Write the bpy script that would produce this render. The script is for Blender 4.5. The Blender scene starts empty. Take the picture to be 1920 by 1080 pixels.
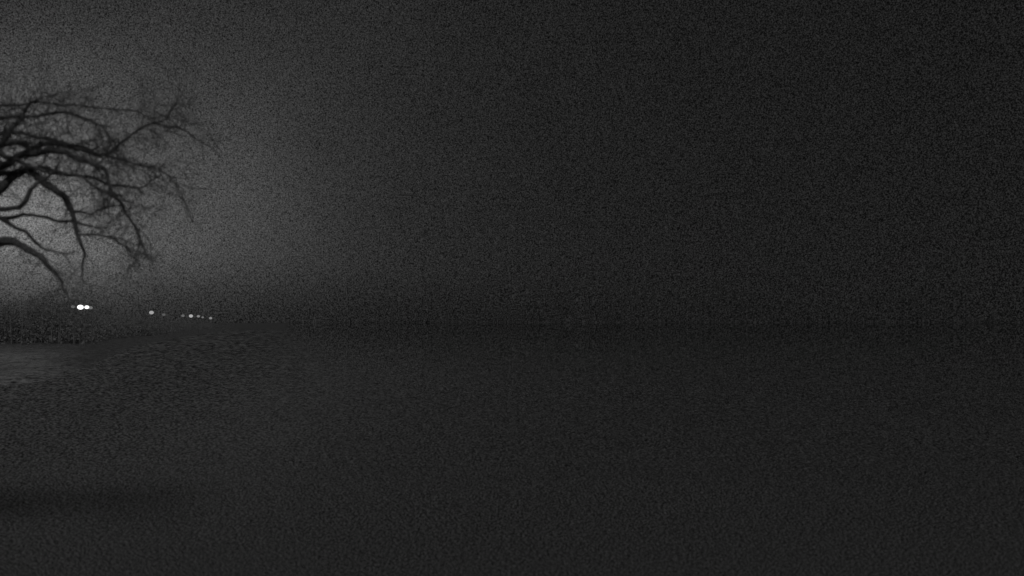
import bpy, math, random
from mathutils import Vector, noise as mnoise
random.seed(7)
S=bpy.context.scene
S.view_settings.view_transform='Standard'
S.view_settings.look='None'
S.view_settings.exposure=0
H=5.0
F=1507.0
HY=605.0
def P(px,py,d):
    return Vector(((px-960)/F*d, d, H+(HY-py)/F*d))

# ---------------- helpers
def newmat(name):
    m=bpy.data.materials.new(name); m.use_nodes=True
    nt=m.node_tree; nt.nodes.clear()
    return m,nt
def N(nt,t,**kw):
    n=nt.nodes.new(t)
    for k,v in kw.items(): setattr(n,k,v)
    return n
def math_(nt,op,a,b=None,c=None):
    n=nt.nodes.new('ShaderNodeMath'); n.operation=op
    for i,v in enumerate((a,b,c)):
        if v is None: continue
        if isinstance(v,(int,float)): n.inputs[i].default_value=v
        else: nt.links.new(v,n.inputs[i])
    return n.outputs[0]
def grain(nt,scales,sy=1.0,amp=1.0,detail=2):
    tc=N(nt,'ShaderNodeNewGeometry')
    tot=None
    for s in scales:
        mp=N(nt,'ShaderNodeMapping'); mp.inputs['Scale'].default_value=(1,sy,1)
        nt.links.new(tc.outputs['Position'],mp.inputs['Vector'])
        n=N(nt,'ShaderNodeTexNoise'); n.inputs['Scale'].default_value=s
        n.inputs['Detail'].default_value=detail; n.inputs['Roughness'].default_value=.8
        nt.links.new(mp.outputs[0],n.inputs['Vector'])
        v=math_(nt,'SUBTRACT',n.outputs['Fac'],.5)
        tot=v if tot is None else math_(nt,'ADD',tot,v)
    return math_(nt,'MULTIPLY',tot,amp)
def diffmat(name,alb,scales,amp,sy=1.0,rough=.9,attr=None,detail=2):
    m,nt=newmat(name)
    g=grain(nt,scales,sy,amp,detail)
    v=math_(nt,'ADD',g,1.0)
    if attr:
        a=N(nt,'ShaderNodeAttribute'); a.attribute_name=attr
        v=math_(nt,'MULTIPLY',v,a.outputs['Fac'])
    else:
        v=math_(nt,'MULTIPLY',v,alb)
    v=math_(nt,'MAXIMUM',v,.01)
    cc=N(nt,'ShaderNodeCombineColor')
    for i in range(3): nt.links.new(v,cc.inputs[i])
    b=N(nt,'ShaderNodeBsdfPrincipled'); b.inputs['Roughness'].default_value=rough
    b.inputs['Specular IOR Level'].default_value=.1
    nt.links.new(cc.outputs[0],b.inputs['Base Color'])
    o=N(nt,'ShaderNodeOutputMaterial'); nt.links.new(b.outputs[0],o.inputs[0])
    return m
def mkobj(name,verts,faces,mat,parent=None,smooth=False):
    me=bpy.data.meshes.new(name); me.from_pydata([tuple(v) for v in verts],[],faces); me.update()
    if smooth: me.polygons.foreach_set('use_smooth',[True]*len(me.polygons))
    o=bpy.data.objects.new(name,me); S.collection.objects.link(o)
    me.materials.append(mat)
    if parent: o.parent=parent
    return o
def tube(V,Fc,pts,rads,n=6,cap=True):
    base=len(V)
    for i,p in enumerate(pts):
        t=(pts[min(i+1,len(pts)-1)]-pts[max(i-1,0)])
        if t.length<1e-6: t=Vector((0,0,1))
        t.normalize()
        a=t.cross(Vector((0.31,0.87,0.38))).normalized(); b=t.cross(a)
        for k in range(n):
            an=2*math.pi*k/n
            V.append(p+(a*math.cos(an)+b*math.sin(an))*rads[i])
    for i in range(len(pts)-1):
        for k in range(n):
            k2=(k+1)%n
            Fc.append((base+i*n+k,base+i*n+k2,base+(i+1)*n+k2,base+(i+1)*n+k))
    if cap:
        Fc.append(tuple(base+(len(pts)-1)*n+k for k in range(n)))
        Fc.append(tuple(base+k for k in reversed(range(n))))
def smoothline(pts,rads,sub=5):
    op=[];orr=[]
    n=len(pts)
    for i in range(n-1):
        p0=pts[max(i-1,0)];p1=pts[i];p2=pts[i+1];p3=pts[min(i+2,n-1)]
        for s in range(sub):
            t=s/sub
            q=.5*((2*p1)+(p2-p0)*t+(2*p0-5*p1+4*p2-p3)*t*t+(3*p1-p0-3*p2+p3)*t**3)
            op.append(q); orr.append(rads[i]*(1-t)+rads[i+1]*t)
    op.append(pts[-1]);orr.append(rads[-1])
    return op,orr

# ---------------- world: night sky with town glow in haze
W=bpy.data.worlds.new("World"); S.world=W; W.use_nodes=True
nt=W.node_tree; nt.nodes.clear()
sunel=math.radians(40); sunaz=math.radians(160)
sky=N(nt,'ShaderNodeTexSky'); sky.sky_type='NISHITA'; sky.sun_disc=False
sky.sun_elevation=sunel; sky.sun_rotation=sunaz
bw=N(nt,'ShaderNodeRGBToBW'); nt.links.new(sky.outputs[0],bw.inputs[0])
skyv=math_(nt,'MULTIPLY',bw.outputs[0],.0003)
tc=N(nt,'ShaderNodeTexCoord')
def lobe(px,py,soft,sc,amp):
    c=Vector(((px-960)/F,1,(HY-py)/F)).normalized()
    dt=N(nt,'ShaderNodeVectorMath',operation='DOT_PRODUCT'); dt.inputs[1].default_value=c
    nt.links.new(tc.outputs['Generated'],dt.inputs[0])
    ang=math_(nt,'ARCCOSINE',math_(nt,'MINIMUM',dt.outputs['Value'],.999999))
    ang=math_(nt,'SQRT',math_(nt,'ADD',math_(nt,'MULTIPLY',ang,ang),soft*soft))
    return math_(nt,'MULTIPLY',math_(nt,'EXPONENT',math_(nt,'MULTIPLY',ang,-1/sc)),amp)
glow=math_(nt,'ADD',lobe(15,395,.06,.065,.36),lobe(320,410,.09,.11,.088))
glow=math_(nt,'ADD',glow,lobe(560,120,.12,.25,.013))
cn=N(nt,'ShaderNodeTexNoise'); cn.inputs['Scale'].default_value=6; cn.inputs['Detail'].default_value=4
nt.links.new(tc.outputs['Generated'],cn.inputs['Vector'])
glow=math_(nt,'MULTIPLY',glow,math_(nt,'ADD',math_(nt,'MULTIPLY',cn.outputs['Fac'],.8),.6))
# dense ground fog swallows the glow close to the horizon
sz=N(nt,'ShaderNodeSeparateXYZ'); nt.links.new(tc.outputs['Generated'],sz.inputs[0])
ex=N(nt,'ShaderNodeMapRange'); ex.interpolation_type='SMOOTHSTEP'; nt.links.new(sz.outputs['Z'],ex.inputs[0])
ex.inputs[1].default_value=.0; ex.inputs[2].default_value=.085; ex.inputs[3].default_value=.30; ex.inputs[4].default_value=1.0
glow=math_(nt,'MULTIPLY',glow,ex.outputs[0])
base=math_(nt,'ADD',math_(nt,'ADD',glow,.0097),skyv)
gn=N(nt,'ShaderNodeTexNoise'); gn.inputs['Scale'].default_value=640; gn.inputs['Detail'].default_value=2; gn.inputs['Roughness'].default_value=.8
nt.links.new(tc.outputs['Generated'],gn.inputs['Vector'])
g=math_(nt,'SUBTRACT',gn.outputs['Fac'],.5)
amp=math_(nt,'ADD',math_(nt,'MULTIPLY',base,3.6),.058)
val=math_(nt,'MAXIMUM',math_(nt,'ADD',base,math_(nt,'MULTIPLY',g,amp)),.0028)
cc=N(nt,'ShaderNodeCombineColor')
for i in range(3): nt.links.new(val,cc.inputs[i])
bg=N(nt,'ShaderNodeBackground'); nt.links.new(cc.outputs[0],bg.inputs[0]); bg.inputs[1].default_value=1
ow=N(nt,'ShaderNodeOutputWorld'); nt.links.new(bg.outputs[0],ow.inputs[0])

L=bpy.data.lights.new('fill_sun','SUN'); L.energy=.42; L.angle=math.radians(10); L.color=(1,1,1)  # added fill from behind the camera, lifts dark bark, land and water
lo=bpy.data.objects.new('fill_sun',L); S.collection.objects.link(lo)
dirn=Vector((math.sin(sunaz)*math.cos(sunel),math.cos(sunaz)*math.cos(sunel),math.sin(sunel)))
lo.rotation_euler=dirn.to_track_quat('Z','Y').to_euler()

# ---------------- lake water: calm and mirror-like offshore, wind-ruffled along the left shore
m,nt=newmat('lake_water')
geo=N(nt,'ShaderNodeNewGeometry')
sep=N(nt,'ShaderNodeSeparateXYZ'); nt.links.new(geo.outputs['Position'],sep.inputs[0])
ly=math_(nt,'LOGARITHM',math_(nt,'MAXIMUM',sep.outputs['Y'],4.0),2.0)
num=None
for i in range(8):
    dd=15*(1.6**i)
    cell=(dd/803)**.66*(dd*dd/4000)**.34*1.1
    s=1/cell
    mp=N(nt,'ShaderNodeMapping'); mp.inputs['Scale'].default_value=(s,s*.7,1); mp.inputs['Location'].default_value=(i*3.7,i*1.3,i*2.1)
    nt.links.new(geo.outputs['Position'],mp.inputs[0])
    n=N(nt,'ShaderNodeTexNoise'); n.inputs['Scale'].default_value=1; n.inputs['Detail'].default_value=1
    nt.links.new(mp.outputs[0],n.inputs['Vector'])
    w=math_(nt,'SUBTRACT',ly,math.log2(dd))
    w=math_(nt,'EXPONENT',math_(nt,'MULTIPLY',math_(nt,'MULTIPLY',w,w),-3.0))
    t=math_(nt,'MULTIPLY',math_(nt,'SUBTRACT',n.outputs['Fac'],.5),w)
    num=t if num is None else math_(nt,'ADD',num,t)
g=math_(nt,'MULTIPLY',num,13.0)
mp=N(nt,'ShaderNodeMapping'); mp.inputs['Scale'].default_value=(.03,.16,1)
nt.links.new(geo.outputs['Position'],mp.inputs[0])
bn=N(nt,'ShaderNodeTexNoise'); bn.inputs['Scale'].default_value=1; bn.inputs['Detail'].default_value=4
nt.links.new(mp.outputs[0],bn.inputs['Vector'])
g2=math_(nt,'ADD',math_(nt,'MULTIPLY',bn.outputs['Fac'],.2),.9)
v1=math_(nt,'MULTIPLY',math_(nt,'ADD',g,1.0),g2)
v=math_(nt,'MAXIMUM',math_(nt,'MULTIPLY',v1,.122),.01)
cc=N(nt,'ShaderNodeCombineColor')
for i in range(3): nt.links.new(v,cc.inputs[i])
d=N(nt,'ShaderNodeBsdfDiffuse'); nt.links.new(cc.outputs[0],d.inputs[0])
wm=math_(nt,'MULTIPLY',math_(nt,'ADD',sep.outputs['X'],math_(nt,'MULTIPLY',sep.outputs['Y'],.28)),-1/12)
wm=math_(nt,'ADD',wm,math_(nt,'MULTIPLY',math_(nt,'SUBTRACT',bn.outputs['Fac'],.5),.5))
mr=N(nt,'ShaderNodeMapRange'); mr.interpolation_type='SMOOTHSTEP'; nt.links.new(wm,mr.inputs[0])
mr.inputs[1].default_value=-1.2; mr.inputs[2].default_value=.9
gl=N(nt,'ShaderNodeBsdfGlossy'); gl.inputs['Roughness'].default_value=0
gl.inputs['Color'].default_value=(.88,.88,.88,1)
gr=N(nt,'ShaderNodeBsdfGlossy'); gr.inputs['Roughness'].default_value=.40
vg=math_(nt,'MAXIMUM',math_(nt,'MINIMUM',math_(nt,'MULTIPLY',v1,.46),1.0),.12)
cg=N(nt,'ShaderNodeCombineColor')
for i in range(3): nt.links.new(vg,cg.inputs[i])
nt.links.new(cg.outputs[0],gr.inputs['Color'])
gm=N(nt,'ShaderNodeMixShader'); nt.links.new(mr.outputs[0],gm.inputs[0]); nt.links.new(gl.outputs[0],gm.inputs[1]); nt.links.new(gr.outputs[0],gm.inputs[2])
fr=N(nt,'ShaderNodeFresnel'); fr.inputs[0].default_value=1.33
mx=N(nt,'ShaderNodeMixShader'); nt.links.new(fr.outputs[0],mx.inputs[0]); nt.links.new(d.outputs[0],mx.inputs[1]); nt.links.new(gm.outputs[0],mx.inputs[2])
o=N(nt,'ShaderNodeOutputMaterial'); nt.links.new(mx.outputs[0],o.inputs[0])
R=9000
mkobj('lake_water',[(-R,-200,0),(R,-200,0),(R,R,0),(-R,R,0)],[(0,1,2,3)],m)

# ---------------- near bank
mgr=diffmat('bank_soil_grass',.07,[30,6,1.2],1.2)
def shore_y(x):
    y=10.2+.3*math.sin(x*.5)
    if x<-8: y+= min((-8-x)*1.35,22)
    return y
V=[];Fc=[]
xs=[-80+i*1.0 for i in range(141)]
for x in xs:
    sy=shore_y(x)
    row=[-80,-40,-15,sy-12,sy-7,sy-4,sy-2,sy-.8,sy+.3,sy+2]
    hs=[3.4,3.4,3.3,3.1,2.4,1.7,.9,.35,-.15,-1.2]
    for y,h in zip(row,hs):
        V.append((x,y,h+.08*mnoise.noise(Vector((x*.4,y*.4,0)))))
nr=10
for i in range(len(xs)-1):
    for j in range(nr-1):
        a=i*nr+j; Fc.append((a,a+nr,a+nr+1,a+1))
mkobj('ground',V,Fc,mgr,smooth=True)

# ---------------- far shore: low muddy flats with a pale sandy patch on the left, lamplight painted into its albedo
mfs=diffmat('shore_mud_lit_sand',1,[9,3.5,1.2],3.6,.5,attr='albedo')
EP=[(50,-160),(58,-60),(66,40),(76,120),(92,170),(120,215),(160,250),(220,310),(320,380),(520,430),(900,450),(6000,440)]
def edge_px(d):
    for (a,b),(c_,e_) in zip(EP,EP[1:]):
        if d<=c_: return b+(e_-b)*(d-a)/(c_-a)
    return EP[-1][1]
def sst(x): x=max(0,min(1,x)); return x*x*(3-2*x)
V=[];Fc=[];alb=[]
nx,ny=110,90
for j in range(ny+1):
    d=52*(5200/52)**((j/ny)**1.25)
    ep=edge_px(d)
    for i in range(nx+1):
        u=i/nx
        px=-1500+(ep+30+1500)*(1-(1-u)**1.8)
        x=(px-960)/F*d
        wv=mnoise.noise(Vector((x*.09,d*.09,0)))*30*min(1,100/d)+mnoise.noise(Vector((x*.4,d*.4,0)))*9
        inside=(ep+wv-px)/60.0
        front=(d-56)/8.0+mnoise.noise(Vector((x*.12,d*.1,4)))*.5
        e=max(-1,min(1,min(inside,front)))
        V.append((x,d,.35*e-.05+.03*mnoise.noise(Vector((x*.3,d*.3,7)))))
        patch=sst((175-px+40*mnoise.noise(Vector((x*.05,d*.1,3))))/130)*sst((d-56)/14)*sst((185-d)/80)
        patch*=.85+.5*mnoise.noise(Vector((x*.05,d*.12,9)))
        alb.append(.185+.22*max(0,patch))  # patch lightens the ground as if lamplit
for j in range(ny):
    for i in range(nx):
        a=j*(nx+1)+i; Fc.append((a,a+1,a+nx+2,a+nx+1))
bo=mkobj('far_shore_ground',V,Fc,mfs,smooth=True)
at=bo.data.attributes.new('albedo','FLOAT','POINT'); at.data.foreach_set('value',alb)

# distant trees as one mass
mft=diffmat('distant_tree_foliage',.30,[1.5,.5],.8)
V=[];Fc=[]
def clump(cx,cy,cz,r,n):
    for _ in range(n):
        v=Vector((random.gauss(0,1),random.gauss(0,1),random.gauss(0,1))); v.normalize(); v*=r*random.random()**.4
        p=Vector((cx,cy,cz))+Vector((v.x,v.y,v.z*1.1)); s=r*random.uniform(.05,.12)
        a=Vector((random.gauss(0,1),random.gauss(0,1),random.gauss(0,1))).normalized()*s
        b=a.cross(Vector((random.gauss(0,1),random.gauss(0,1),random.gauss(0,1))).normalized())
        k=len(V); V.extend([p-a,p+b,p+a,p-b]); Fc.append((k,k+1,k+2,k+3))
for i in range(460):
    t=random.random()
    px=-450+t*850
    d=random.uniform(172,215)+max(0,px-150)*.9+max(0,px-300)*2.2
    x=(px-960)/F*d
    big=.8+.35*mnoise.noise(Vector((x*.05,1,1)))
    hgt=random.uniform(8,16)*big*(1-.4*sst((px-120)/250))
    tube(V,Fc,[Vector((x,d,.2)),Vector((x+random.uniform(-.4,.4),d,hgt*.8))],[.13,.04],5)
    for _ in range(8):
        zz=random.random()**.8*.85+.05
        clump(x+random.uniform(-2.5,2.5),d+random.uniform(-2,2),hgt*zz,random.uniform(1.5,3.0)*(1.25-.7*zz),34)
mkobj('distant_trees',V,Fc,mft)

# ---------------- street lamps along the far shore
mpole=diffmat('lamp_post_metal',.2,[20],.3)
def emis(name,s):
    m,nt=newmat(name)
    e=N(nt,'ShaderNodeEmission'); e.inputs[0].default_value=(1,1,1,1); e.inputs[1].default_value=s
    o=N(nt,'ShaderNodeOutputMaterial'); nt.links.new(e.outputs[0],o.inputs[0]); return m
def ball(V,Fc,c,rx,ry,rz,n=12,mm=8):
    b=len(V)
    for i in range(mm+1):
        th=math.pi*i/mm
        for k in range(n):
            ph=2*math.pi*k/n
            V.append(Vector((c.x+rx*math.sin(th)*math.cos(ph),c.y+ry*math.sin(th)*math.sin(ph),c.z+rz*math.cos(th))))
    for i in range(mm):
        for k in range(n):
            Fc.append((b+i*n+k,b+(i+1)*n+k,b+(i+1)*n+(k+1)%n,b+i*n+(k+1)%n))
def lamp(px,d,py,heads,s):
    root=bpy.data.objects.new('street_lamp',None); S.collection.objects.link(root)
    top=P(px,py,d)
    V=[];Fc=[]
    gx,gy=top.x,top.y+.5
    tube(V,Fc,[Vector((gx,gy,-.2)),Vector((gx,gy,1.2)),Vector((gx,gy,top.z+.2))],[.10,.07,.04],8)
    for hx,r in heads:
        tube(V,Fc,[Vector((gx,gy,top.z+.15)),Vector((gx+hx*.6,gy-.2,top.z+r+.2)),Vector((gx+hx,gy-.5,top.z+r*.9))],[.04,.04,.03],6)
    mkobj('post',V,Fc,mpole,root)
    V=[];Fc=[]
    for hx,r in heads:
        ball(V,Fc,Vector((gx+hx,gy-.5,top.z)),r*1.3,r,r)
    mkobj('lamp_globe',V,Fc,emis('lamp_glow',s),root,True)
lamp(156.5,158,576,[(-.6,.46),(.66,.34)],1.5)
lamp(137,170,575,[(0,.3)],.16)
lamp(170,168,577,[(0,.32)],.16)
lamp(284,240,586,[(0,.52)],.36)
lamp(343,345,592,[(0,.55)],.13)
lamp(358,352,592.5,[(0,.68)],.42)
lamp(372,380,593,[(0,.55)],.22)
lamp(380,430,595,[(0,.5)],.16)
lamp(395,560,596.5,[(0,.8)],.24)
lamp(307,262,590,[(0,.4)],.10)

# ---------------- bare tree, trunk just outside the left edge
mbark=diffmat('tree_bark',.165,[70,25],3.6)
V=[];Fc=[]
D=14.0
TX=P(-330,600,D).x
def spawn(p,dr,L,r,lev):
    n=max(3,int(L/.09)); pts=[p.copy()];rd=[r]
    d_=dr.normalized(); q=p.copy()
    curl=Vector((random.gauss(0,1),random.gauss(0,1),random.gauss(0,.8)))*.08
    for i in range(n):
        d_=(d_+curl+Vector((random.gauss(0,1),random.gauss(0,1),random.gauss(0,1)))*.17+Vector((0,0,-.02))).normalized()
        q=q+d_*(L/n); pts.append(q.copy()); rd.append(max(r*(1-.7*(i+1)/n),.004))
        if lev>0 and random.random()<.42:
            sd=(d_+Vector((random.gauss(0,1),random.gauss(0,1),random.gauss(0,1)))*.75).normalized()
            spawn(q,sd,L*random.uniform(.3,.65),rd[-1]*.7,lev-1)
    tube(V,Fc,pts,rd,5 if r>.012 else 3,cap=False)
def limb(pp,rads,dens=1.0,tw=(.5,1.3),lev=2,rt=.016):
    pts,rd=smoothline(pp,rads,7)
    pts=[p+Vector((mnoise.noise(p*2.3),mnoise.noise(p*2.3+Vector((9,0,0))),mnoise.noise(p*2.3+Vector((0,9,0)))))*.09
          +Vector((mnoise.noise(p*7),0,mnoise.noise(p*7+Vector((0,9,0)))))*.03 for p in pts]
    rd=[r*1.12*(1+.3*mnoise.noise(p*5)) for r,p in zip(rd,pts)]
    tube(V,Fc,pts,rd,8)
    for i in range(2,len(pts)):
        t=(pts[i]-pts[i-1]).normalized()
        for _ in range(2):
            if random.random()<.45*dens:
                sd=(t*.8+Vector((random.gauss(0,1),random.gauss(0,1),random.gauss(0,.9)))*.75).normalized()
                spawn(pts[i],sd,random.uniform(*tw),min(rt,rd[i]*.6),lev)
    return pts
tb=Vector((TX,D,.6))
tr=[tb,Vector((TX+.1,D,3.0)),Vector((TX+.35,D+.1,5.0)),Vector((TX+.5,D,6.6)),Vector((TX+.3,D-.1,8.2)),Vector((TX+.6,D,9.6)),Vector((TX+.2,D,11))]
pts,rd=smoothline(tr,[.42,.34,.30,.26,.17,.09,.03],6)
tube(V,Fc,pts,rd,14)
K1=P(-290,520,D); K2=P(-280,430,D); K3=P(-290,330,D); K4=P(-285,260,D)
def Q(l): return [P(a,b,c_) for a,b,c_ in l]
limb([K1]+Q([(-150,470,13.9),(0,456,13.7),(45,462,13.6),(80,484,13.5),(105,515,13.5),(122,548,13.4),(140,575,13.4)]),[.13,.10,.07,.055,.045,.03,.014,.006],.6,(.3,.8),1,.010)
limb([K2]+Q([(-120,400,14),(-10,358,14),(40,322,14.1),(80,340,14.1),(115,368,14.1),(133,402,14.1),(146,440,14.1),(152,480,14.1),(158,530,14.1)]),[.14,.10,.07,.062,.056,.05,.042,.034,.02,.006],.35,(.3,.8),1,.010)
limb([K2]+Q([(-120,400,13.6),(0,392,13.5),(45,382,13.5),(68,352,13.5),(85,330,13.5),(110,300,13.5)]),[.09,.06,.04,.036,.03,.022,.014],.2,(.3,.5),0,.009)
limb([K2]+Q([(-120,420,14.3),(0,410,14.3),(50,402,14.3),(100,410,14.3),(145,424,14.3),(200,420,14.3)]),[.08,.05,.034,.028,.024,.018,.008],.2,(.3,.5),0,.008)
limb([K2]+Q([(-100,405,14.2),(0,412,14.2),(40,434,14.2),(65,458,14.2),(110,470,14.2),(140,468,14.2)]),[.07,.05,.035,.03,.025,.016,.008],.2,(.3,.5),1,.008)
limb([K3]+Q([(-120,320,14),(0,312,13.9),(50,288,13.8),(100,284,13.8),(150,300,13.8),(190,318,13.8),(215,365,13.8),(240,410,13.8),(262,445,13.8),(272,480,13.8)]),[.13,.1,.06,.055,.05,.04,.032,.025,.02,.014,.007],1.3,(.3,.9),2,.010)
limb([K3]+Q([(-100,300,14.4),(0,268,14.5),(60,276,14.6),(120,268,14.6),(180,292,14.7),(230,262,14.7),(300,226,14.8),(335,190,14.8)]),[.12,.08,.05,.045,.04,.032,.024,.016,.006],1.4,(.3,1.0),2,.010)
limb(Q([(290,232,14.8),(340,240,14.8),(380,268,14.9),(420,306,14.9)]),[.018,.015,.011,.006],.8,(.3,.7),1,.008)
limb([K3]+Q([(-120,310,13.4),(-20,285,13.2),(15,240,13.2),(45,205,13.2),(75,185,13.2),(105,175,13.2)]),[.12,.08,.05,.038,.024,.013,.006],1.3,(.4,.8),2,.009)
limb([K4]+Q([(-150,240,13.8),(-20,225,13.8),(80,212,13.8),(140,215,13.8),(190,235,13.8),(215,275,13.8),(260,330,13.8)]),[.1,.06,.032,.024,.02,.017,.012,.006],1.5,(.4,.9),2,.009)
limb([K4]+Q([(-150,220,14.4),(0,200,14.5),(120,195,14.6),(220,205,14.6),(300,222,14.6),(350,228,14.6)]),[.09,.05,.020,.015,.012,.008,.005],1.2,(.3,.8),2,.008)
limb([K3]+Q([(-120,340,14.8),(0,325,15.),(90,318,15.2),(170,335,15.2),(250,350,15.2),(300,330,15.2)]),[.09,.06,.045,.035,.026,.016,.008],1.6,(.3,.8),2,.009)
limb([K3]+Q([(-120,260,14.2),(0,248,14.3),(90,258,14.4),(160,277,14.4),(240,300,14.4),(320,335,14.4),(350,390,14.4)]),[.08,.05,.036,.027,.021,.017,.011,.006],1.7,(.4,.9),2,.009)
limb([K3]+Q([(-120,310,14.),(0,290,13.6),(70,312,13.6),(140,330,13.6),(190,350,13.6),(230,370,13.6)]),[.08,.06,.04,.032,.024,.017,.010],1.5,(.3,.7),2,.009)
limb(Q([(133,402,14.1),(170,395,14.1),(215,380,14.2),(250,390,14.2)]),[.022,.016,.012,.006],1.4,(.3,.7),2,.008)
limb(Q([(146,440,14.1),(180,445,14.1),(215,450,14.2),(250,490,14.2)]),[.018,.014,.010,.005],1.4,(.3,.7),2,.008)
for k in range(10):
    an=random.uniform(math.pi*.65,math.pi*1.5)
    z0=random.uniform(5,9.0)
    p0=Vector((TX+.4,D,z0)); dv=Vector((math.cos(an),math.sin(an),random.uniform(.1,.5)))
    limb([p0,p0+dv*1.3,p0+dv*2.6+Vector((0,0,.1)),p0+dv*4+Vector((0,0,-.3))],[.12,.09,.06,.015],.4,(.4,1.1),1,.012)
mkobj('bare_tree',V,Fc,mbark)

# ---------------- camera
cam=bpy.data.cameras.new('camera'); co=bpy.data.objects.new('camera',cam); S.collection.objects.link(co)
cam.sensor_width=36; cam.lens=36*F/1920
cam.clip_end=30000; cam.clip_start=.1
co.location=(0,0,H)
co.rotation_euler=(math.radians(90),0,0)
cam.shift_y=(HY-540)/1920
cam.dof.use_dof=True; cam.dof.focus_distance=3000; cam.dof.aperture_fstop=.55
S.camera=co
print(len(V),'tree verts')
